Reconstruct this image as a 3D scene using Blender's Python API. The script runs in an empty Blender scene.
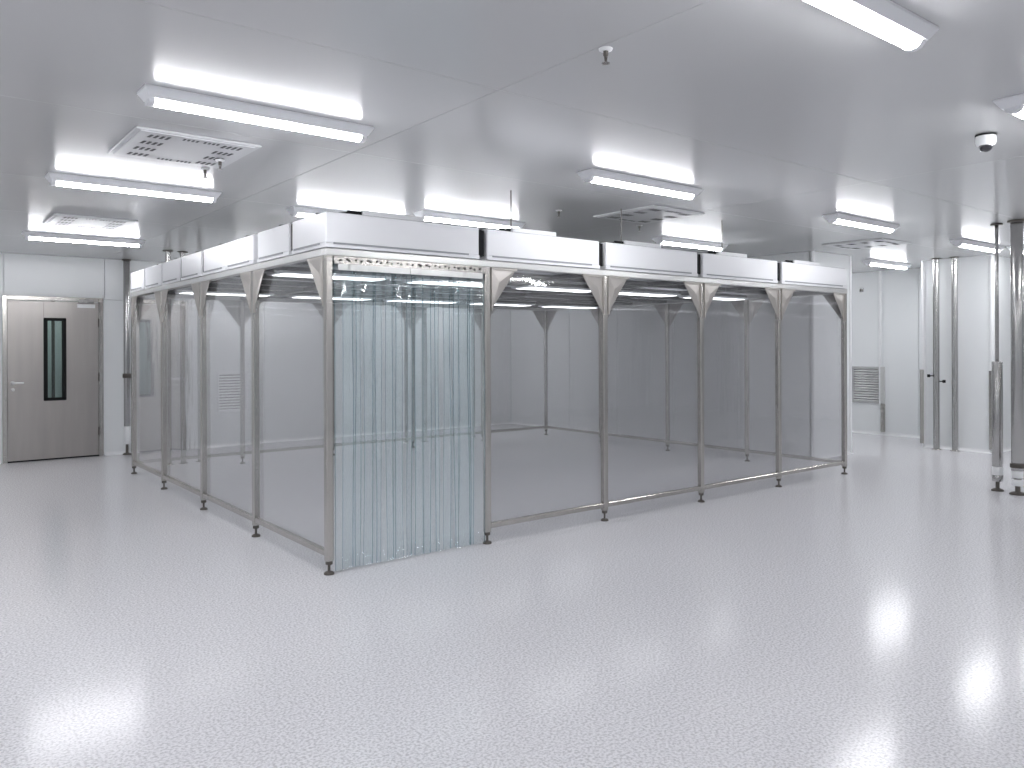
import bpy, bmesh, math, random
from mathutils import Vector, Matrix
random.seed(7)
S = bpy.context.scene
COL = S.collection

# ------------------------------------------------------------------ camera, world, exposure
cam_data = bpy.data.cameras.new('camera')
cam = bpy.data.objects.new('camera', cam_data)
COL.objects.link(cam)
YAW, ROLL = 0.665, -0.0035
cam.location = (0, 0, 1.5)
cam.rotation_mode = 'QUATERNION'
cam.rotation_quaternion = (Matrix.Rotation(-YAW, 3, 'Z') @ Matrix.Rotation(math.pi / 2, 3, 'X') @ Matrix.Rotation(ROLL, 3, 'Z')).to_quaternion()
cam_data.sensor_width = 36.0
cam_data.lens = 36.0 * 789.7 / 1024
cam_data.shift_x = 0.8 / 1024
cam_data.shift_y = -(384 - 346.7) / 1024
cam_data.clip_start = 0.05
S.camera = cam

world = bpy.data.worlds.new('world')
S.world = world
world.use_nodes = True
world.node_tree.nodes['Background'].inputs[0].default_value = (0.8, 0.85, 0.9, 1)
world.node_tree.nodes['Background'].inputs[1].default_value = 0.3

S.view_settings.view_transform = 'Standard'
S.view_settings.look = 'None'
S.view_settings.gamma = 1.0
S.view_settings.use_curve_mapping = False
S.view_settings.exposure = 0.06
TUBE = 50.0            # strength of the lit tubes of the ceiling lamps
S.cycles.transparent_max_bounces = 40
S.cycles.max_bounces = 14

H = 2.75               # ceiling height
YB = 12.2              # back wall
XC0, XC1, YC = 9.56, 10.5, 5.74    # the boxed-out wall behind the booth
XR = 13.1              # recessed right wall
XP, YP0, YP1 = 12.0, 4.5, 5.43     # right pier


# ------------------------------------------------------------------ materials
def mat(name, base=(.8, .8, .8), rough=.5, metal=0.0, coat=0.0, spec=.5):
    m = bpy.data.materials.new(name)
    m.use_nodes = True
    b = m.node_tree.nodes['Principled BSDF']
    b.inputs['Base Color'].default_value = (*base, 1)
    b.inputs['Roughness'].default_value = rough
    b.inputs['Metallic'].default_value = metal
    b.inputs['Coat Weight'].default_value = coat
    b.inputs['Coat Roughness'].default_value = .08
    b.inputs['Specular IOR Level'].default_value = spec
    return m


def nodes(m):
    return m.node_tree.nodes, m.node_tree.links, m.node_tree.nodes['Principled BSDF']


def coords(m, scale=(1, 1, 1)):
    n, l, b = nodes(m)
    g = n.new('ShaderNodeNewGeometry')
    mp = n.new('ShaderNodeMapping')
    mp.inputs['Scale'].default_value = scale
    l.new(g.outputs['Position'], mp.inputs['Vector'])
    return mp.outputs['Vector']


def noise_color(m, c0, c1, scale, stretch=(1, 1, 1), detail=3, lo=.3, hi=.7):
    n, l, b = nodes(m)
    t = n.new('ShaderNodeTexNoise')
    t.inputs['Scale'].default_value = scale
    t.inputs['Detail'].default_value = detail
    l.new(coords(m, stretch), t.inputs['Vector'])
    r = n.new('ShaderNodeValToRGB')
    r.color_ramp.elements[0].position = lo
    r.color_ramp.elements[0].color = (*c0, 1)
    r.color_ramp.elements[1].position = hi
    r.color_ramp.elements[1].color = (*c1, 1)
    l.new(t.outputs['Fac'], r.inputs['Fac'])
    l.new(r.outputs['Color'], b.inputs['Base Color'])
    return t


def noise_rough(m, lo, hi, scale, stretch=(1, 1, 1), detail=3):
    n, l, b = nodes(m)
    t = n.new('ShaderNodeTexNoise')
    t.inputs['Scale'].default_value = scale
    t.inputs['Detail'].default_value = detail
    l.new(coords(m, stretch), t.inputs['Vector'])
    r = n.new('ShaderNodeMapRange')
    r.inputs['From Min'].default_value = .3
    r.inputs['From Max'].default_value = .7
    r.inputs['To Min'].default_value = lo
    r.inputs['To Max'].default_value = hi
    l.new(t.outputs['Fac'], r.inputs['Value'])
    l.new(r.outputs['Result'], b.inputs['Roughness'])


def bump(m, scale, strength, dist, stretch=(1, 1, 1), target=None, detail=2):
    n, l, b = nodes(m)
    t = n.new('ShaderNodeTexNoise')
    t.inputs['Scale'].default_value = scale
    t.inputs['Detail'].default_value = detail
    l.new(coords(m, stretch), t.inputs['Vector'])
    bp = n.new('ShaderNodeBump')
    bp.inputs['Strength'].default_value = strength
    bp.inputs['Distance'].default_value = dist
    l.new(t.outputs['Fac'], bp.inputs['Height'])
    if target is None:
        target = [b.inputs['Normal']]
    for x in target:
        l.new(bp.outputs['Normal'], x)
    return bp


M = {}
# floor: pale speckled epoxy, glossy
M['floor'] = mat('floor_epoxy', (.8, .8, .83), .165, spec=.34)
noise_color(M['floor'], (.50, .495, .52), (.775, .77, .795), 85, detail=4, lo=.36, hi=.58)
# ceiling: coated steel sandwich panels
M['ceiling'] = mat('ceiling_panel_steel', (.66, .665, .67), .23, metal=.25, spec=.9)
bump(M['ceiling'], .9, .04, .02)
M['joint'] = mat('joint_sealant', (.33, .34, .36), .5)
M['wall'] = mat('wall_panel_coating', (.83, .85, .86), .28, spec=.5)
bump(M['wall'], .8, .05, .02)
M['cove'] = mat('cove_white', (.86, .87, .88), .3)
M['steel'] = mat('brushed_steel', (.66, .64, .61), .3, metal=.95)
noise_rough(M['steel'], .17, .25, 14, (1, 1, .15))
noise_color(M['steel'], (.48, .46, .435), (.53, .51, .485), 20, (1, 1, .12))
M['gusset'] = mat('gusset_steel', (.50, .475, .45), .38, metal=.9)
M['cover'] = mat('added_dark_cover', (.20, .205, .21), .4, metal=.6)
M['rail'] = mat('aluminium_rail', (.72, .72, .71), .28, metal=.8)
M['door'] = mat('door_steel', (.45, .42, .40), .34, metal=.85)
noise_color(M['door'], (.40, .375, .36), (.445, .42, .40), 9, (1, 1, .1), detail=5)
noise_rough(M['door'], .3, .36, 8, (1, 1, .1))
M['pipe'] = mat('pipe_steel', (.47, .465, .46), .2, metal=.95)
noise_rough(M['pipe'], .2, .26, 10, (1, 1, .1))
M['dark_steel'] = mat('dark_steel', (.12, .11, .10), .4, metal=.7)
M['white'] = mat('white_powder_coat', (.86, .865, .89), .35)
M['lamp_body'] = mat('lamp_body_white', (.82, .83, .86), .35)
M['plastic'] = mat('white_plastic', (.85, .86, .87), .35)
M['black'] = mat('black_rubber', (.012, .012, .013), .75, spec=.2)
M['bar'] = mat('grid_bar_dark', (.10, .105, .11), .45, metal=.4)
M['mesh'] = mat('filter_face', (.55, .57, .60), .3, metal=.5)
M['vent'] = mat('vent_plate', (.74, .75, .77), .25, metal=.25)
M['handle'] = mat('polished_handle', (.92, .92, .92), .35, metal=.3)
M['louver'] = mat('louver_grey', (.50, .50, .51), .4, metal=.2)
M['slot'] = mat('vent_slot_dark', (.04, .042, .045), .6)
M['lens'] = mat('dark_lens', (.02, .02, .025), .08, coat=1)


def emission(name, col, strength):
    m = bpy.data.materials.new(name)
    m.use_nodes = True
    n, l = m.node_tree.nodes, m.node_tree.links
    n.remove(n['Principled BSDF'])
    e = n.new('ShaderNodeEmission')
    e.inputs[0].default_value = (*col, 1)
    e.inputs[1].default_value = strength
    l.new(e.outputs[0], n['Material Output'].inputs['Surface'])
    return m


M['tube'] = emission('lit_tube', (.97, .975, 1.0), TUBE)
M['weak_tube'] = emission('dim_tube', (.95, .97, 1.0), 4.0)


def clear(name, tint, rough, ior, bumps=(), glossy=(1, 1, 1), haze=0.0, haze_col=(.8, .8, .8)):
    """a clear sheet: straight-through transmission with a tint and a Fresnel-weighted reflection"""
    m = bpy.data.materials.new(name)
    m.use_nodes = True
    n, l = m.node_tree.nodes, m.node_tree.links
    b = n['Principled BSDF']
    t = n.new('ShaderNodeBsdfTransparent')
    t.inputs[0].default_value = (*tint, 1)
    g = n.new('ShaderNodeBsdfGlossy')
    g.inputs['Color'].default_value = (*glossy, 1)
    g.inputs['Roughness'].default_value = rough
    # Schlick reflectance, the same from both sides of the sheet
    f0 = ((ior - 1) / (ior + 1)) ** 2
    lw = n.new('ShaderNodeLayerWeight')
    lw.inputs['Blend'].default_value = .5
    pw = n.new('ShaderNodeMath')
    pw.operation = 'POWER'
    pw.inputs[1].default_value = 5
    l.new(lw.outputs['Facing'], pw.inputs[0])
    ma = n.new('ShaderNodeMath')
    ma.operation = 'MULTIPLY_ADD'
    ma.inputs[1].default_value = 1 - f0
    ma.inputs[2].default_value = f0
    l.new(pw.outputs[0], ma.inputs[0])
    mx = n.new('ShaderNodeMixShader')
    l.new(ma.outputs[0], mx.inputs[0])
    if haze:
        df = n.new('ShaderNodeBsdfDiffuse')
        df.inputs[0].default_value = (*haze_col, 1)
        hz = n.new('ShaderNodeMixShader')
        hz.inputs[0].default_value = haze
        l.new(t.outputs[0], hz.inputs[1])
        l.new(df.outputs[0], hz.inputs[2])
        t = hz
    l.new(t.outputs[0], mx.inputs[1])
    l.new(g.outputs[0], mx.inputs[2])
    l.new(mx.outputs[0], n['Material Output'].inputs['Surface'])
    prev = None
    for (scale, strength, dist, stretch) in bumps:
        geo = n.new('ShaderNodeNewGeometry')
        mp = n.new('ShaderNodeMapping')
        mp.inputs['Scale'].default_value = stretch
        l.new(geo.outputs['Position'], mp.inputs['Vector'])
        nz = n.new('ShaderNodeTexNoise')
        nz.inputs['Scale'].default_value = scale
        nz.inputs['Detail'].default_value = 2
        l.new(mp.outputs['Vector'], nz.inputs['Vector'])
        bp = n.new('ShaderNodeBump')
        bp.inputs['Strength'].default_value = strength
        bp.inputs['Distance'].default_value = dist
        l.new(nz.outputs['Fac'], bp.inputs['Height'])
        if prev:
            l.new(prev.outputs['Normal'], bp.inputs['Normal'])
        prev = bp
    if prev:
        l.new(prev.outputs['Normal'], g.inputs['Normal'])
    n.remove(b)
    return m


M['panel'] = clear('clear_panel', (.935, .935, .94), .04, 1.5,
                   [(14, .25, .004, (1, 1, .05)), (2.2, .25, .02, (1, 1, .6))], haze=.05)
M['strip'] = clear('clear_pvc_strip', (.972, .988, .994), .05, 1.5,
                   [(16, .5, .006, (1, 1, .12)), (5, .4, .02, (1, 1, .6))], haze=.085, haze_col=(.80, .88, .90))
M['strip_edge'] = clear('pvc_strip_edge', (.63, .76, .79), .1, 1.6, haze=.1, haze_col=(.6, .8, .84))
M['glass'] = clear('door_glass', (.82, .89, .88), .02, 1.5)


# ------------------------------------------------------------------ mesh helpers
class MB:
    """collects simple solids, then links them as ONE mesh object"""

    def __init__(s):
        s.v, s.f, s.mi, s.sm = [], [], [], []

    def add(s, vs, fs, mi=0, smooth=False):
        o = len(s.v)
        s.v += [tuple(p) for p in vs]
        s.f += [tuple(i + o for i in f) for f in fs]
        s.mi += [mi] * len(fs)
        s.sm += [smooth] * len(fs)
        return s

    def box(s, x0, x1, y0, y1, z0, z1, mi=0):
        v = [(x, y, z) for z in (z0, z1) for y in (y0, y1) for x in (x0, x1)]
        return s.add(v, [(0, 2, 3, 1), (4, 5, 7, 6), (0, 1, 5, 4), (2, 6, 7, 3), (0, 4, 6, 2), (1, 3, 7, 5)], mi)

    def bbox(s, x0, x1, y0, y1, z0, z1, c=.004, mi=0):
        """box with chamfered edges"""
        bm = bmesh.new()
        bmesh.ops.create_cube(bm, size=1)
        for v in bm.verts:
            v.co = Vector(((x0 + x1) / 2 + v.co.x * (x1 - x0), (y0 + y1) / 2 + v.co.y * (y1 - y0), (z0 + z1) / 2 + v.co.z * (z1 - z0)))
        bmesh.ops.bevel(bm, geom=bm.edges[:], offset=c, segments=1, affect='EDGES')
        bm.verts.index_update()
        s.add([v.co[:] for v in bm.verts], [[v.index for v in f.verts] for f in bm.faces], mi)
        bm.free()
        return s

    def prism(s, prof, axis, a0, a1, mi=0):
        """extrude a closed 2D profile along x, y or z"""
        k = len(prof)

        def p(u, v, a):
            return {'x': (a, u, v), 'y': (u, a, v), 'z': (u, v, a)}[axis]
        vs = [p(u, v, a0) for u, v in prof] + [p(u, v, a1) for u, v in prof]
        fs = [tuple(range(k)), tuple(reversed(range(k, 2 * k)))]
        fs += [(i, k + i, k + (i + 1) % k, (i + 1) % k) for i in range(k)]
        return s.add(vs, fs, mi)

    def lathe(s, x, y, prof, n=20, mi=0, smooth=True):
        """prof: list of (radius, z) revolved about a vertical axis at x, y; ends capped"""
        vs, fs = [], []
        for r, z in prof:
            for i in range(n):
                a = 2 * math.pi * i / n
                vs.append((x + r * math.cos(a), y + r * math.sin(a), z))
        for j in range(len(prof) - 1):
            for i in range(n):
                fs.append((j * n + i, j * n + (i + 1) % n, (j + 1) * n + (i + 1) % n, (j + 1) * n + i))
        s.add(vs, fs, mi, smooth)
        k = len(prof) - 1
        s.add(vs[:n], [tuple(reversed(range(n)))], mi)
        s.add(vs[k * n:], [tuple(range(n))], mi)
        return s

    def cyl(s, x, y, z0, z1, r, n=20, mi=0):
        return s.lathe(x, y, [(r, z0), (r, z1)], n, mi)

    def rod(s, p0, p1, r, n=10, mi=0):
        p0, p1 = Vector(p0), Vector(p1)
        d = (p1 - p0).normalized()
        a = d.orthogonal().normalized()
        b = d.cross(a)
        vs = [p + a * (r * math.cos(2 * math.pi * i / n)) + b * (r * math.sin(2 * math.pi * i / n)) for p in (p0, p1) for i in range(n)]
        s.add(vs, [(i, (i + 1) % n, n + (i + 1) % n, n + i) for i in range(n)], mi, True)
        s.add(vs[:n], [tuple(reversed(range(n)))], mi)
        s.add(vs[n:], [tuple(range(n))], mi)
        return s

    def tube(s, pts, r, n=8, mi=0):
        for a, b in zip(pts[:-1], pts[1:]):
            s.rod(a, b, r, n, mi)
        return s

    def mesh(s, name, mats):
        me = bpy.data.meshes.new(name)
        me.from_pydata(s.v, [], s.f)
        for m in (mats if isinstance(mats, (list, tuple)) else [mats]):
            me.materials.append(m)
        me.polygons.foreach_set('material_index', s.mi)
        me.polygons.foreach_set('use_smooth', s.sm)
        bm = bmesh.new()
        bm.from_mesh(me)
        bmesh.ops.recalc_face_normals(bm, faces=bm.faces[:])
        bm.to_mesh(me)
        bm.free()
        me.update()
        return me

    def build(s, name, mats, parent=None, loc=None):
        o = bpy.data.objects.new(name, s.mesh(name, mats))
        COL.objects.link(o)
        if parent is not None:
            o.parent = parent
        if loc is not None:
            o.location = loc
        return o


def tag(o, label=None, cat=None, group=None, kind=None):
    if label:
        o['label'] = label
    if cat:
        o['category'] = cat
    if group:
        o['group'] = group
    if kind:
        o['kind'] = kind
    return o


def thing(name, label, cat, loc=(0, 0, 0), group=None):
    o = bpy.data.objects.new(name, None)
    o.empty_display_size = .1
    COL.objects.link(o)
    o.location = loc
    return tag(o, label, cat, group)


def copy_tree(o, parent=None):
    c = o.copy()
    COL.objects.link(c)
    if parent is not None:
        c.parent = parent
    for ch in list(o.children):
        copy_tree(ch, c)
    return c


def struct(name, mb, m, parent=None):
    o = mb.build(name, m, parent)
    if parent is None:
        o['kind'] = 'structure'
    return o


# ------------------------------------------------------------------ the room
X0, X1, Y0 = -4.0, 15.0, -4.0
struct('floor', MB().box(X0 - .2, X1 + .2, Y0 - .2, YB + 1.9, -.2, 0), M['floor'])

ceil = struct('ceiling', MB().box(X0 - .2, X1 + .2, Y0 - .2, YB + .2, H + .022, H + .2), M['joint'])
ys = [Y0, -2.0, 0.4, 3.06, 4.62, 6.68, 8.45, 10.3, YB]
xs = [X0, -1.2, 2.33, 5.9, 9.45, 13.0, X1]
g = .0015
for i in range(len(xs) - 1):
    for j in range(len(ys) - 1):
        a, b, c, d = xs[i] + g, xs[i + 1] - g, ys[j] + g, ys[j + 1] - g
        MB().bbox(a, b, c, d, H, H + .03, .0008).build('ceiling_panel', M['ceiling'], ceil)


def wall(name, pieces, backing):
    w = struct(name, backing, M['joint'])
    for q in pieces:
        MB().bbox(*q, .004).build('wall_panel', M['wall'], w)
    return w


T = .05
# back wall with an opening for the door (x 1.17..2.30)
DX0, DX1, DZ = 1.15, 2.30, 2.175
bk = MB().box(X0, DX0, YB + T, YB + .15, 0, H).box(DX1, XC0, YB + T, YB + .15, 0, H).box(DX0, DX1, YB + T, YB + .15, DZ, H)
wall('wall_back', [(X0, -1.15, YB, YB + T, 0, H), (-1.145, DX0, YB, YB + T, 0, H), (DX0 + .002, DX1 + .04, YB, YB + T, DZ, H),
                   (DX1, 3.45, YB, YB + T, 0, DZ - .002), (DX1 + .045, 3.45, YB, YB + T, DZ + .002, H)]
     + [(a + .005, b, YB, YB + T, 0, H) for a, b in ((3.45, 4.62), (4.62, 5.8), (5.8, 6.98), (6.98, 8.16), (8.16, XC0))], bk)
# the boxed-out wall right behind the booth
wall('wall_inner', [(XC0, XC0 + T, a + .005, b, 0, H) for a, b in ((YC, 6.9), (6.9, 8.1), (8.1, 9.3), (9.3, 10.5), (10.5, YB))]
     + [(XC0, XC1, YC - .0, YC + T, 0, H), (XC1 - T, XC1, YC + T, YB, 0, H)],
     MB().box(XC0 + T, XC1 - T, YC + T, YB, 0, H))
wall('wall_recess', [(XR, XR + T, a + .005, b, 0, H) for a, b in ((YP1, 6.0), (6.0, 6.61), (6.61, 7.9), (7.9, 9.2), (9.2, YB))],
     MB().box(XR + T, XR + .15, YP1, YB, 0, H))
wall('wall_recess_back', [(XC1, XR, YB, YB + T, 0, H)], MB().box(XC1, XR, YB + T, YB + .15, 0, H))
wall('wall_pier', [(XP, XP + T, YP0 + T, YP1 - T, 0, H), (XP, X1, YP0, YP0 + T, 0, H), (XP, XR, YP1 - T, YP1, 0, H)],
     MB().box(XP + T, X1, YP0 + T, YP1 - T, 0, H))
wall('wall_right', [(X1, X1 + T, Y0, YP0, 0, H)], MB().box(X1 + T, X1 + .15, Y0, YP0, 0, H))
wall('wall_front', [(X0, X1, Y0 - T, Y0, 0, H)], MB().box(X0, X1, Y0 - .15, Y0 - T, 0, H))
wall('wall_left', [(X0 - T, X0, Y0, YB, 0, H)], MB().box(X0 - .15, X0 - T, Y0, YB, 0, H))


def cove_x(x, y0, y1, sgn, r=.045):
    """quarter-round cove along a wall x = const; sgn points into the room"""
    pr = [(x, 0.0)] + [(x + sgn * (r - r * math.sin(a)), r - r * math.cos(a)) for a in [math.pi / 2 * k / 5 for k in range(6)]]
    return MB().prism(pr, 'y', y0, y1)


def cove_y(y, x0, x1, sgn, r=.045):
    pr = [(y, 0.0)] + [(y + sgn * (r - r * math.sin(a)), r - r * math.cos(a)) for a in [math.pi / 2 * k / 5 for k in range(6)]]
    return MB().prism(pr, 'x', x0, x1)


cb = cove_y(YB, X0, DX0 - .04, -1)
cb2 = cove_y(YB, DX1 + .04, XC0, -1)
cb.add(cb2.v, cb2.f)
struct('baseboard_back', cb, M['cove'])
ci = cove_x(XC0, YC, YB, -1)
for q in (cove_y(YC, XC0, XC1, -1), cove_x(XC1, YC, YB, 1)):
    ci.add(q.v, q.f)
struct('baseboard_inner', ci, M['cove'])
struct('baseboard_recess', cove_x(XR, YP1, YB, -1), M['cove'])
cp = cove_x(XP, YP0, YP1, -1)
q = cove_y(YP0, XP, X1, -1)
cp.add(q.v, q.f)
struct('baseboard_pier', cp, M['cove'])
# rounded corner trims of the wall edges (white coated profile)
for k, (x, y, z0, z1) in enumerate([(XC0, YC, 0, H), (XC1, YC, 0, H), (XP, YP0, 0, H), (XP, YP1, 0, H), (XR - .015, 6.61, .5, H)]):
    r = .028
    struct('trim_%d' % (k + 1), MB().cyl(x + (0.006 if k in (0, 2, 3) else -.006), y + (-.006 if k == 3 else .006), z0, z1, r, 16), M['cove'])

# the corridor seen through the door's window
co = MB().box(.2, 3.6, YB + 1.7, YB + 1.8, 0, H).box(.1, .2, YB + .15, YB + 1.8, 0, H).box(3.6, 3.7, YB + .15, YB + 1.8, 0, H)
struct('wall_corridor', co, M['wall'])
struct('ceiling_corridor', MB().box(.1, 3.7, YB + .15, YB + 1.8, 2.4, 2.5), M['wall'])

# ------------------------------------------------------------------ the steel door
door = thing('door_1', None, None, (DX0, YB, 0))
door['kind'] = 'structure'
W = DX1 - DX0


def dpart(name, mb, m, parent=door):
    return mb.build(name, m, parent)


fr = MB().bbox(-.02, .035, -.03, .06, 0, DZ + .02).bbox(W - .035, W + .02, -.03, .06, 0, DZ + .02).bbox(.035, W - .035, -.03, .06, DZ - .035, DZ + .02)
dpart('door_frame', fr, M['steel'])
WX0, WX1, WZ0, WZ1 = .452, .712, .80, 1.905
lf = MB()
for a, b, c, d in ((.04, WX0, .02, DZ - .045), (WX1, W - .04, .02, DZ - .045), (WX0, WX1, .02, WZ0), (WX0, WX1, WZ1, DZ - .045)):
    lf.box(a, b, -.012, .035, c, d)
leaf = dpart('door_leaf', lf, M['door'])
gk = MB().bbox(WX0 - .005, WX0 + .043, -.022, .04, WZ0, WZ1).bbox(WX1 - .043, WX1 + .005, -.022, .04, WZ0, WZ1)
gk.bbox(WX0, WX1, -.022, .04, WZ0 - .005, WZ0 + .035).bbox(WX0, WX1, -.022, .04, WZ1 - .035, WZ1 + .005)
tag(dpart('window_gasket', gk, M['black'], leaf), 'black window surround')
dpart('window_pane', MB().box(WX0 + .03, WX1 - .03, .005, .015, WZ0 + .03, WZ1 - .03), M['glass'], leaf)
dpart('seam', MB().box(WX0 - .003, WX0 + .001, -.0135, -.011, WZ1 + .005, DZ - .05), M['dark_steel'], leaf)
hd = MB().lathe(0, 0, [(.026, 0), (.026, .012), (.012, .016), (.012, .05)], 16)
hv = [(.095 + x, -.012 - z, 1.045 + y) for x, y, z in hd.v]
hm = MB().add(hv, hd.f, 0, True).rod((.085, -.058, 1.045), (.215, -.058, 1.045), .013, 12)
dpart('door_handle', hm, M['handle'], leaf)
kc = MB().lathe(0, 0, [(.024, 0), (.024, .01), (.01, .014)], 14)
dpart('key_plate', MB().add([(.095 + x, -.012 - z, .955 + y) for x, y, z in kc.v], kc.f, 0, True), M['rail'], leaf)
dpart('door_closer', MB().bbox(.86, 1.05, -.05, -.012, DZ - .06, DZ - .01).bbox(.93, .99, -.06, -.03, DZ - .012, DZ + .015), M['pipe'], leaf)
dpart('name_plate', MB().bbox(.85, 1.07, -.018, -.012, 2.055, 2.105, .002), M['plastic'], leaf)
dpart('threshold', MB().box(.03, W - .03, -.012, .04, 0.0, .018), M['black'])
for z in (.35, 1.1, 1.85):
    dpart('hinge', MB().cyl(W - .037, -.022, z - .06, z + .06, .009, 10), M['dark_steel'])

# a pipe seen through the pane, and an unseen lamp added to brighten the corridor
t = thing('corridor_pipe', 'dark steel pipe standing behind the teal door window', 'pipe', (1.88, YB + 1.2, 0))
MB().cyl(0, 0, 0.0, 2.4, .022).build('pipe', M['dark_steel'], t)
MB().cyl(0, 0, 0.0, .02, .06).build('base_flange', M['dark_steel'], t)
t = thing('corridor_fill_light', 'unseen lamp added on the corridor ceiling to brighten the door window', 'light', (1.9, YB + .9, 2.4))
MB().prism([(-.1, 0), (.1, 0), (.06, -.05), (-.06, -.05)], 'x', -.6, .6).build('housing', M['lamp_body'], t)
MB().box(-.56, .56, -.04, .04, -.065, -.05).build('diffuser', emission('corridor_fill_tube', (.9, 1, .98), 16.0), t)


# ------------------------------------------------------------------ ceiling lamps
def make_light(L=1.16):
    root = thing('ceiling_light', '', 'light', (0, 0, H))
    pr = [(-.125, 0), (.125, 0), (.052, -.050), (-.052, -.050)]
    # tapered housing: wide on the ceiling, narrow at the lens, bevelled ends
    a, b = L / 2 + .025, L / 2 + .002
    vs = [(-a, -.08, -.001), (a, -.08, -.001), (a, .08, -.001), (-a, .08, -.001), (-a, -.08, -.012), (a, -.08, -.012), (a, .08, -.012), (-a, .08, -.012),
          (-b, -.052, -.050), (b, -.052, -.050), (b, .052, -.050), (-b, .052, -.050)]
    fs = [(0, 1, 2, 3), (11, 10, 9, 8)]
    for o in (0, 4):
        fs += [(o + i, o + 4 + i, o + 4 + (i + 1) % 4, o + (i + 1) % 4) for i in range(4)]
    MB().add(vs, fs).build('housing', M['lamp_body'], root)
    n = 8
    pr = [(.037 * math.cos(math.pi * k / n), -.0495 - .028 * math.sin(math.pi * k / n)) for k in range(n + 1)]
    d = MB()
    d.prism(pr, 'x', -L / 2 + .03, L / 2 - .03)
    d.build('diffuser', M['tube'], root)
    for s in (-1, 1):
        e = MB().prism([(u * 1.12, -.0495 + (v + .0495) * 1.1) for u, v in pr], 'x', min(s * (L / 2 - .03), s * L / 2), max(s * (L / 2 - .03), s * L / 2))
        e.build('end_cap', M['lamp_body'], root)
    return root


lights = [
    # x centre, y, label
    (1.55, 4.08, 'large lit ceiling lamp on the left, just above the slotted square vent'),
    (1.48, 6.5, 'lit ceiling lamp on the left, between the two slotted vents, second lowest'),
    (1.71, 9.9, 'lit ceiling lamp lowest on the left, above the steel door'),
    (2.63, 1.48, 'lit ceiling lamp cut by the top edge of the photo, biggest of all'),
    (4.47, 4.08, 'lit ceiling lamp above the third and fourth filter boxes of the long booth side'),
    (4.42, 6.25, 'lit ceiling lamp half hidden behind the filter boxes near the second bay'),
    (3.40, 6.75, 'lit ceiling lamp hidden behind the corner filter box, glowing over it'),
    (7.5, 6.08, 'lit ceiling lamp partly hidden behind the fourth filter box of the long side'),
    (7.62, 4.03, 'lit ceiling lamp above the right end of the booth'),
    (11.77, 5.85, 'small far ceiling lamp over the recess with the louvred grille'),
    (10.53, 4.1, 'small far ceiling lamp left of the tall pole with a thin rod'),
    (5.03, 1.57, 'lit ceiling lamp cut by the right edge of the photo above the dome camera'),
    (11.72, 3.92, 'small far ceiling lamp at the right edge behind the thick steel pole'),
]
added_lamps = [(-1.4, 1.5), (-.6, 4.08), (-1.4, 6.4), (-1.2, 9.9), (8.2, 1.5), (11.2, 1.5), (-1.2, -1.4), (2.2, -1.4), (5.6, -1.4), (9.0, -1.4), (12.4, .4), (4.6, 9.4), (7.6, 9.4), (4.4, 11.3), (7.6, 11.3), (11.8, 8.2), (-.9, 2.8), (-1.9, 5.2), (.2, .1)]  # unseen lamps added to brighten the room, walls and ceiling
proto = make_light()
for i, (x, y, lab) in enumerate(lights):
    o = proto if i == 0 else copy_tree(proto)
    o.location = (x, y, H)
    tag(o, lab, 'light', 'lit ceiling lamps')
for x, y in added_lamps:
    o = copy_tree(proto)
    o.location = (x, y, H)
    tag(o, 'unseen ceiling lamp added to light the room', 'light', 'added ceiling lamps out of view')


# ------------------------------------------------------------------ ceiling vents, sprinklers, camera
def make_vent():
    r = thing('ceiling_vent', '', 'vent', (0, 0, H))
    MB().bbox(0, .72, 0, .76, -.014, -.001, .005).build('frame', M['vent'], r)
    MB().bbox(.03, .69, .03, .73, -.018, -.012, .002).build('face_plate', M['vent'], r)
    s = MB()
    for k in range(4):
        for j in range(4):
            y = .12 + k * .17
            for bx in (.10, .52):
                x = bx + j * .032
                v = [(x, y - .035), (x + .016, y - .035), (x + .010, y + .035), (x - .006, y + .035)]
                s.prism(v, 'z', -.0195, -.017)
    for k in range(2):
        for j in range(4):
            x = .28 + k * .12 + j * .025
            for y in (.09, .67):
                s.prism([(x, y - .02), (x + .012, y - .02), (x + .012, y + .02), (x, y + .02)], 'z', -.0195, -.017)
    tag(s.build('air_slots', M['slot'], r), 'dark slots', kind='stuff')
    return r


pv = make_vent()
for i, (x, y, lab) in enumerate([
        (1.08, 4.78, 'square slotted air vent right under the largest left lamp'),
        (1.18, 8.33, 'small slotted air vent just above the lowest lamp on the left'),
        (5.28, 4.70, 'slotted air vent under the lamp over the middle of the booth'),
        (9.05, 4.55, 'slotted air vent above the lamp over the right recess')]):
    o = pv if i == 0 else copy_tree(pv)
    o.location = (x, y, H)
    tag(o, lab, 'vent', 'slotted ceiling vents')


def make_sprinkler():
    r = thing('sprinkler', '', 'sprinkler', (0, 0, H))
    MB().lathe(0, 0, [(.03, -.001), (.028, -.008), (.012, -.012)], 16).build('escutcheon', M['plastic'], r)
    MB().lathe(0, 0, [(.011, -.01), (.011, -.03), (.007, -.034)], 12).rod((-.009, 0, -.03), (-.003, 0, -.06), .002, 6).rod((.009, 0, -.03), (.003, 0, -.06), .002, 6).cyl(0, 0, -.055, -.034, .003, 8).build('body', M['dark_steel'], r)
    MB().lathe(0, 0, [(.017, -.064), (.017, -.061), (.005, -.059)], 16).build('deflector', M['steel'], r)
    return r


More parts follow.
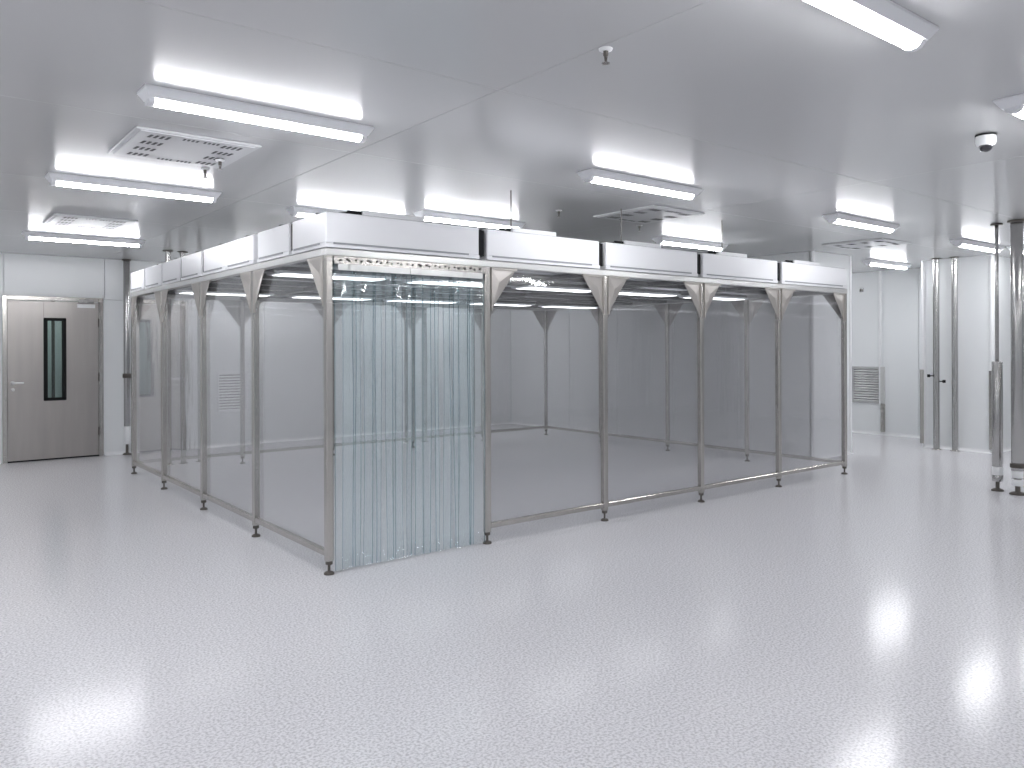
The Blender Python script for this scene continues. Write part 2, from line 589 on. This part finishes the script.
ps = make_sprinkler()
for i, (x, y, lab) in enumerate([
        (2.36, 2.36, 'pendent sprinkler alone on the ceiling at the top middle'),
        (1.72, 5.64, 'small sprinkler at the lower right corner of the left slotted vent'),
        (1.68, 5.2, 'small sprinkler on the right part of the left slotted vent'),
        (4.81, 5.42, 'tiny sprinkler over the second filter box of the long side'),
        (6.07, 5.59, 'tiny sprinkler over the third filter box of the long side')]):
    o = ps if i == 0 else copy_tree(ps)
    o.location = (x, y, H - (.03 if i == 2 else 0))
    tag(o, lab, 'sprinkler', 'sprinklers')

t = thing('dome_camera', 'white dome camera with a dark lens hanging from the ceiling', 'camera', (5.12, 1.95, H))
MB().cyl(0, 0, -.011, -.0005, .057, 28).build('mounting_ring', M['black'], t)
MB().lathe(0, 0, [(.054, -.011), (.055, -.045), (.050, -.060), (.037, -.066)], 28).build('housing', M['plastic'], t)
MB().lathe(0, 0, [(.038, -.064), (.037, -.076), (.030, -.091), (.016, -.100), (.004, -.103)], 24).build('lens_dome', M['lens'], t)

# ------------------------------------------------------------------ the booth
PX = [2.271, 3.57, 4.824, 6.125, 7.418, 8.746]
PY = [4.857, 6.19, 7.525, 8.88, 10.2]
HP = .025                  # half post
ZR0, ZR1 = 2.105, 2.157    # top rail
ZB0, ZB1 = .115, .155      # bottom rail
booth = thing('clean_booth', 'clear walled clean booth with a steel frame in the middle of the room', 'booth', (PX[0], PY[0], 0))
OX, OY = PX[0], PY[0]

post_mb = MB()
c = .006
pr = [(-HP + c, -HP), (HP - c, -HP), (HP, -HP + c), (HP, HP - c), (HP - c, HP), (-HP + c, HP), (-HP, HP - c), (-HP, -HP + c)]
post_mb.prism(pr, 'z', .09, ZR0)
post_mesh = post_mb.mesh('post', M['steel'])
foot_mesh = MB().cyl(0, 0, .066, .09, .024, 14).lathe(0, 0, [(.009, .02), (.009, .066)], 12).lathe(0, 0, [(.034, 0), (.034, .008), (.028, .016), (.012, .022)], 18).mesh('leveling_foot', M['dark_steel'])


def part(name, me, parent, loc=(0, 0, 0), rz=0):
    o = bpy.data.objects.new(name, me)
    COL.objects.link(o)
    o.parent = parent
    o.location = loc
    o.rotation_euler = (0, 0, rz)
    return o


posts = [(x, PY[0]) for x in PX] + [(x, PY[-1]) for x in PX] + [(PX[0], y) for y in PY[1:-1]] + [(PX[-1], y) for y in PY[1:-1]]
for x, y in posts:
    p = part('post', post_mesh, booth, (x - OX, y - OY, 0))
    tag(part('leveling_foot', foot_mesh, p), 'dark screw foot')

# gusset: a folded triangular plate in the top corner between post and rail
gw, gh = .25, .33
gm = MB()
gv = [(0, 0, 0), (gw, 0, 0), (0, 0, -gh), (gw * .30, -.012, -gh * .33)]
th = .005
gb = [(x, y + th, z) for x, y, z in gv]
gm.add(gv + gb, [(0, 3, 1), (1, 3, 2), (2, 3, 0), (4, 5, 7), (5, 6, 7), (6, 4, 7), (0, 1, 5, 4), (1, 2, 6, 5), (2, 0, 4, 6)])
gm.box(0, gw, -.012, th, -.014, 0).box(0, .012, -.012, th, -gh, 0)
gus_mesh = gm.mesh('gusset', M['gusset'])
gus_mesh_m = MB().add([(-x, y, z) for x, y, z in gm.v], gm.f).mesh('gusset', M['gusset'])


def gusset(x, y, rz, mir):
    part('gusset', gus_mesh_m if mir else gus_mesh, booth, (x - OX, y - OY, ZR0), rz)


panel_count = 0


def bay(x0, y0, x1, y1, curtain=False, front=True):
    """one wall bay between two posts: rails, panel, gussets"""
    alongx = abs(x1 - x0) > abs(y1 - y0)
    if alongx:
        a, b, y = x0 + HP, x1 - HP, y0
        def bx(u0, u1, w0, w1, z0, z1, c=.004):
            return MB().bbox(u0 - OX, u1 - OX, y + w0 - OY, y + w1 - OY, z0, z1, c)
    else:
        a, b, y = y0 + HP, y1 - HP, x0
        def bx(u0, u1, w0, w1, z0, z1, c=.004):
            return MB().bbox(y + w0 - OX, y + w1 - OX, u0 - OY, u1 - OY, z0, z1, c)
    if curtain:
        return
    bx(a, b, -.02, .02, ZB0, ZB1).build('bottom_rail', M['steel'], booth)
    po = (.017 if front else -.017)
    bx(a, b, po - .002, po + .002, ZB1, ZR0, .0005).build('clear_panel', M['panel'], booth)
    if alongx:
        s = -.022 if front else .022
        gusset(x0 + HP, y0 + s, 0, False)
        gusset(x1 - HP, y0 + s, 0, True)
    else:
        s = -.022 if front else .022
        gusset(x0 + s, y0 + HP, math.pi / 2, False)
        gusset(x0 + s, y1 - HP, math.pi / 2, True)


for i in range(5):
    bay(PX[i], PY[0], PX[i + 1], PY[0], curtain=(i == 0))
    bay(PX[i], PY[-1], PX[i + 1], PY[-1], front=False)
for j in range(4):
    bay(PX[0], PY[j], PX[0], PY[j + 1])
    bay(PX[-1], PY[j], PX[-1], PY[j + 1], front=False)
# top rails, one per side, with a lip
E_ = .03
for q in ((PX[0] - E_, PX[-1] + E_, PY[0] - E_, PY[0] + E_), (PX[0] - E_, PX[-1] + E_, PY[-1] - E_, PY[-1] + E_),
          (PX[0] - E_, PX[0] + E_, PY[0] + E_, PY[-1] - E_), (PX[-1] - E_, PX[-1] + E_, PY[0] + E_, PY[-1] - E_)):
    MB().bbox(q[0] - OX, q[1] - OX, q[2] - OY, q[3] - OY, ZR0, ZR1, .006).build('top_rail', M['rail'], booth)
# roof grid bars
FY = [PY[0] + (PY[-1] - PY[0]) * k / 8 for k in range(9)]
for y in FY[1:-1]:
    MB().box(PX[0] + E_ - OX, PX[-1] - E_ - OX, y - .025 - OY, y + .025 - OY, ZR0 + .008, ZR1 - .002).build('roof_bar', M['bar'], booth)
for x in PX[1:-1]:
    for k in range(8):
        MB().box(x - .03 - OX, x + .03 - OX, FY[k] + .031 - OY, FY[k + 1] - .026 - OY, ZR0 + .008, ZR1 - .002).build('cross_bar', M['bar'], booth)


# slim lamps under the booth roof
lm_b = MB().prism([(-.15, ZR0 + .007), (.15, ZR0 + .007), (.14, ZR0 - .012), (-.14, ZR0 - .012)], 'x', -.5, .5).mesh('lamp_housing', M['lamp_body'])
lm_t = MB().prism([(-.12, ZR0 - .0125), (.12, ZR0 - .0125), (.11, ZR0 - .018), (-.11, ZR0 - .018)], 'x', -.46, .46).mesh('lamp_tube', M['weak_tube'])
for i in range(5):
    for k in (2, 6):
        L_ = part('roof_lamp', lm_b, booth, ((PX[i] + PX[i + 1]) / 2 - OX, FY[k] - OY, 0))
        part('lamp_tube', lm_t, L_)

# ------------------------------------------------------------------ fan filter boxes on the booth roof
def make_ffu():
    r = thing('fan_filter_unit', '', 'filter unit', (0, 0, ZR1))
    w, d, h = 1.235, .622, .238
    MB().bbox(0, w, 0, d, .034, h, .006).build('housing', M['white'], r)
    MB().bbox(-.004, w + .004, -.004, d + .004, .004, .034, .003).build('filter_frame', M['white'], r)
    MB().box(.05, w - .10, -.010, -.004, .026, .038).box(-.010, -.004, .10, d - .05, .026, .038).build('shade_lip', M['joint'], r)  # lip coloured grey to draw the shadow line along the seam
    MB().box(.04, w - .04, .04, d - .04, .0006, .0045).build('filter_face', M['mesh'], r)
    MB().bbox(.02, w - .02, .02, d - .02, h, h + .004, .001).build('added_top_cover', M['cover'], r)  # unseen dark cover, added to darken the reflection in the ceiling above
    MB().bbox(.30, .78, .06, .42, h + .004, h + .045, .005).build('motor_box', M['white'], r)
    cn = MB().rod((.20, .10, h + .02), (.27, .10, h + .02), .018, 12).box(.27, .30, .085, .115, h + .002, h + .038)
    cn.tube([(.20, .10, h + .02), (.13, .12, h + .012), (.06, .16, h + .008), (.02, .22, h + .008)], .007)
    tag(cn.build('power_plug', M['black'], r), 'black plug and cable')
    return r


pf = make_ffu()
FX = [(2.245, 3.491), (3.557, 4.753), (4.825, 6.057), (6.132, 7.378), (7.451, 8.774)]
FYS = [(4.829, 5.394), (5.448, 6.071), (6.147, 6.793), (6.803, 7.432), (7.491, 8.133), (8.177, 8.826), (8.869, 9.543), (9.588, 10.224)]
gap_shade_x = MB().box(0, .05, 0, .60, 0, .195).mesh('gap_shade', M['black'])  # black strips standing in for the deep shade in the gaps between boxes
gap_shade_y = MB().box(0, 1.2, 0, .032, 0, .195).mesh('gap_shade', M['black'])
first = True
boxes = {}
NX = ['corner', 'second', 'third', 'fourth', 'last']
for i in range(5):
    for k in range(8):
        o = pf if first else copy_tree(pf)
        first = False
        o.location = (FX[i][0], FYS[k][0], ZR1)
        o.scale = ((FX[i][1] - FX[i][0]) / 1.243, (FYS[k][1] - FYS[k][0]) / .63, 1)
        if i == 0 and k == 0:
            lab = 'white filter box on the front corner of the booth roof, over the strip curtain'
        elif k == 0:
            lab = 'white filter box on the long booth side, %s from the front corner%s' % (
                {1: 'second', 2: 'third', 3: 'fourth', 4: 'fifth'}[i], ''  if i == 4 else '')
        elif i == 0:
            lab = 'white filter box on the left booth side, %s behind the front corner box%s' % (
                ['', 'first', 'second', 'third', 'fourth', 'fifth', 'sixth', 'seventh'][k], '' if k == 7 else '')
        else:
            od = ['first', 'second', 'third', 'fourth', 'fifth', 'sixth', 'seventh', 'eighth']
            lab = 'white filter box in the booth roof, %s row back, %s from the left side' % (od[k], od[i])
        boxes[(i, k)] = o
        tag(o, lab, 'filter unit', 'filter boxes in the middle of the booth roof' if (i and k) else 'filter boxes along the booth edge')

for (i, k), o in boxes.items():
    if k == 0 and i < 4:
        part('gap_shade', gap_shade_x, o, (1.2395, .012, .03))
    if i == 0 and k in (0, 3, 4):
        part('gap_shade', gap_shade_y, o, (.008, .6265, .03))

# thin cable conduits from the ceiling down to the filter boxes
cm = MB().cyl(0, 0, 0, H - ZR1 - .238, .005, 10).mesh('conduit', M['dark_steel'])
fm = MB().cyl(0, 0, 0, .03, .012, 10).mesh('plug', M['dark_steel'])
for i, (x, y, lab) in enumerate([(3.9, 4.97, 'thin conduit dropping to the second filter box of the long side'),
                                 (5.22, 5.03, 'thin conduit dropping to the third filter box of the long side'),
                                 (6.52, 4.9, 'thin conduit dropping to the fourth filter box of the long side')]):
    t = thing('conduit_drop', lab, 'conduit', (x, y, ZR1 + .238), 'conduits above the long booth side')
    part('conduit', cm, t)
    part('plug', fm, t)

# ------------------------------------------------------------------ strip curtain in the front bay
cur = thing('strip_curtain', 'clear bluish strip curtain hanging in the front bay of the booth', 'curtain', (PX[0], PY[0], 0))
xa, xb = HP + .003, PX[1] - PX[0] - HP - .003
MB().bbox(xa, xb, -.034, -.026, 2.055, 2.103, .001).box(xa, xb, -.03, .03, 2.095, 2.1045).build('hanging_rail', M['steel'], cur)
stud = MB()
sd = MB().lathe(0, 0, [(.007, 0), (.007, .008), (.004, .011)], 10)
stud_mesh = MB().add([(x, -z, y) for x, y, z in sd.v], sd.f, 0, True).mesh('stud', M['black'])
clampm = MB().bbox(-.045, .045, -.003, 0, -.022, .022, .001).mesh('clamp_plate', M['rail'])
nS = 15
pitch = (xb - xa - .15) / (nS - 1)
for k in range(nS):
    xc = xa + .075 + k * pitch + (random.uniform(-.014, .014) if 0 < k < nS - 1 else 0)
    w = .135
    yo = -.016 if k % 2 == 0 else -.006
    ncol, nrow = 8, 14
    ph, ph2 = random.uniform(0, 6.28), random.uniform(0, 6.28)
    sw = random.uniform(-.012, .012)
    mbs = MB()
    grid = {}
    vs = []
    for side in (0, 1):
        for r_ in range(nrow + 1):
            fz = r_ / nrow
            z = 2.07 - fz * (2.07 - .018)
            for c_ in range(ncol + 1):
                u = c_ / ncol * 2 - 1
                bow = .010 * (1 - u * u) * (1 if k % 2 == 0 else -1) * min(1, fz * 6 + .15)
                wv = .006 * math.sin(z * 2.3 + ph) * min(1, fz * 3) + .004 * u * math.sin(z * 3.7 + ph2)
                grid[(side, r_, c_)] = len(vs)
                vs.append((xc + u * w / 2 + sw * fz * fz, yo + bow * -.6 + wv * min(1, fz * 4) + (.0025 if side else 0), z))
    fs, mi = [], []
    for r_ in range(nrow):
        for c_ in range(ncol):
            for side in (0, 1):
                fs.append((grid[(side, r_, c_)], grid[(side, r_, c_ + 1)], grid[(side, r_ + 1, c_ + 1)], grid[(side, r_ + 1, c_)]))
                mi.append(1 if c_ in () else 0)
        for c_ in (0, ncol):
            fs.append((grid[(0, r_, c_)], grid[(1, r_, c_)], grid[(1, r_ + 1, c_)], grid[(0, r_ + 1, c_)]))
            mi.append(1)
    for c_ in range(ncol):
        for r_ in (0, nrow):
            fs.append((grid[(0, r_, c_)], grid[(0, r_, c_ + 1)], grid[(1, r_, c_ + 1)], grid[(1, r_, c_)]))
            mi.append(1)
    mbs.v, mbs.f, mbs.mi, mbs.sm = vs, fs, mi, [m_ == 0 for m_ in mi]
    # thickened tinted beads along both long edges
    for s in (-1, 1):
        cc = 0 if s < 0 else ncol
        pts = [vs[grid[(0, r_, cc)]] for r_ in range(nrow + 1)]
        mbs.tube([(p[0] - s * .002, p[1] + .001, p[2]) for p in pts], .0028, 5, 1)
    mbs.build('strip', [M['strip'], M['strip_edge']], cur)
    part('stud', stud_mesh, cur, (xc - .03, -.034, 2.078))
    part('stud', stud_mesh, cur, (xc + .02, -.034, 2.085))
    part('clamp_plate', clampm, cur, (xc, -.03, 2.035))


# ------------------------------------------------------------------ poles
def utility_pole(label, x, y, r, parts, flange=.0, group=None):
    """parts: (name, radius, z0, z1, material)"""
    t = thing('support_pole', label, 'pole', (x, y, 0), group)
    for nm, rr, z0, z1, m in parts:
        MB().lathe(0, 0, [(rr - .002, z0), (rr, z0 + .003), (rr, z1 - .003), (rr - .002, z1)], 24).build(nm, M[m], t)
    return t


def foot(t, r, h):
    MB().lathe(0, 0, [(r, 0), (r, .01), (r * .75, .022), (r * .32, .03), (r * .30, h)], 24).build('screw_foot', M['dark_steel'], t)


A = utility_pole('steel pole with a thin upper rod and thicker lower sleeve at the right', 8.95, 3.31, .05,
                 [('rod', .017, 1.32, H - .001, 'pipe'), ('ceiling_flange', .055, H - .018, H - .002, 'dark_steel'), ('lower_sleeve', .05, .25, 1.33, 'pipe'),
                  ('white_collar', .051, .165, .25, 'plastic'), ('foot_socket', .05, .10, .163, 'pipe')])
foot(A, .058, .10)
MB().bbox(.045, .075, -.02, .02, .19, .23).build('latch', M['dark_steel'], A)
B = utility_pole('thickest full-height steel pole next to the right edge of the photo', 8.88, 3.10, .056,
                 [('pipe', .056, .24, H - .001, 'pipe'), ('ceiling_flange', .085, H - .02, H - .002, 'dark_steel'), ('clamp_ring', .068, .27, .31, 'dark_steel'),
                  ('white_collar', .05, .17, .24, 'plastic'), ('white_ring', .054, .09, .15, 'plastic'), ('neck', .035, .145, .175, 'pipe')])
foot(B, .075, .09)
Cc = utility_pole('slim steel pole by the back wall between the door and the booth', 2.60, 12.08, .042,
                  [('pipe', .042, .40, H - .001, 'pipe'), ('ceiling_flange', .06, H - .02, H - .002, 'dark_steel'), ('clamp_ring', .055, 1.08, 1.14, 'dark_steel'),
                   ('white_collar', .045, .15, .40, 'plastic')])
foot(Cc, .06, .15)


def wall_pipe(label, x, y, r, group=None, valve=None):
    t = thing('steel_pipe', label, 'pipe', (x, y, 0), group)
    MB().cyl(0, 0, .012, H - .001, r, 20).build('pipe', M['pipe'], t)
    MB().lathe(0, 0, [(r + .028, 0), (r + .028, .006), (r + .004, .014)], 20).build('floor_flange', M['steel'], t)
    MB().lathe(0, 0, [(r + .004, H - .016), (r + .03, H - .008), (r + .03, H - .001)], 20).build('ceiling_flange', M['dark_steel'], t)
    for (dx, dy, z) in valve or ():
        v = Vector((dx, dy, 0)).normalized()
        k = MB().rod(v * (r - .004) + Vector((0, 0, z)), v * (r + .05) + Vector((0, 0, z)), .008, 8).rod(v * (r + .04) + Vector((0, 0, z)), v * (r + .075) + Vector((0, 0, z)), .022, 12)
        k.build('valve_knob', M['black'], t)
    return t


wall_pipe('left one of the two steel pipes standing against the right wall pier', 11.83, 5.17, .042,
          valve=[(-.6, .8, 1.06), (.6, -.8, .98)])
wall_pipe('right one of the two steel pipes standing against the right wall pier', 11.86, 4.93, .040)
for x, y, r, lab in [(2.80, 10.72, .035, 'slim pipe behind the far end of the left booth side, leftmost of three'),
                     (2.98, 10.72, .035, 'slim pipe behind the far end of the left booth side, middle of three'),
                     (3.20, 10.75, .03, 'slim pipe behind the far end of the left booth side, rightmost of three'),
                     (6.32, 10.72, .028, 'thin pipe behind the booth seen through the curtain, left one'),
                     (6.65, 10.72, .045, 'thicker pipe behind the booth seen through the curtain, middle one'),
                     (7.6, 10.72, .03, 'thin pipe behind the booth seen through the curtain, right one')]:
    wall_pipe(lab, x, y, r)

# stainless corner guards on the right pier
for lab, x, y, sy in [('steel corner guard on the far edge of the right wall pier', XP, YP1, 1), ('steel corner guard on the near edge of the right wall pier', XP, YP0, -1)]:
    t = thing('corner_guard', lab, 'corner guard', (x, y, 0))
    a = MB().box(-.034, -.030, -.02 if sy > 0 else -.034, .034 if sy > 0 else .03, .05, 1.14)
    a.build('side_plate', M['steel'], t)
    y0_, y1_ = (.030, .034) if sy > 0 else (-.034, -.030)
    MB().box(-.034, .06, y0_, y1_, .05, 1.14).build('end_plate', M['steel'], t)


# ------------------------------------------------------------------ return air grilles
def grille(label, loc, rz, w, h, n, m):
    r = thing('return_grille', label, 'grille', loc)
    r.rotation_euler = (0, 0, rz)
    f = MB().bbox(0, w, -.025, 0, 0, .03).bbox(0, w, -.025, 0, h - .03, h).bbox(0, .03, -.025, 0, .03, h - .03).bbox(w - .03, w, -.025, 0, .03, h - .03)
    f.build('frame', M[m], r)
    MB().box(.03, w - .03, -.004, 0, .03, h - .03).build('backing', M['pipe'], r)
    sm = MB()
    sm.add([(.03, -.022, 0), (w - .03, -.022, 0), (w - .03, -.006, .022), (.03, -.006, .022), (.03, -.019, -.002), (w - .03, -.019, -.002), (w - .03, -.003, .020), (.03, -.003, .020)],
           [(0, 1, 2, 3), (7, 6, 5, 4), (0, 4, 5, 1), (3, 2, 6, 7), (0, 3, 7, 4), (1, 5, 6, 2)])
    me = sm.mesh('louver', M[m])
    for k in range(n):
        part('louver', me, r, (0, 0, .035 + (h - .075) * k / (n - 1)))
    return r


grille('louvred white return grille on the back wall seen through the left booth panels', (3.88, YB, .5), 0, .47, .63, 14, 'white')
grille('louvred steel return grille on the recessed wall right of the booth', (XR, 7.12, .52), -math.pi / 2, .50, .62, 14, 'louver')
# duct casing strip beside the recessed grille, down to the floor
t = thing('duct_riser', 'slim steel riser beside the louvred grille in the right recess', 'duct', (XR, 6.58, 0))
MB().bbox(-.05, 0, -.03, .03, .046, .52).build('lower_duct', M['steel'], t)
MB().bbox(-.05, 0, -.03, .03, .522, 1.14).build('upper_duct', M['rail'], t)
tag(thing('wall_sensor', 'tiny grey sensor high on the recessed wall right of the booth', 'sensor', (XR, 6.95, 2.45)))
so = [o for o in COL.objects if o.name == 'wall_sensor'][0]
MB().bbox(-.02, 0, -.035, .035, -.035, .035, .006).build('housing', M['pipe'], so)
MB().rod((-.02, 0, 0), (-.04, 0, 0), .015, 12).build('probe', M['dark_steel'], so)
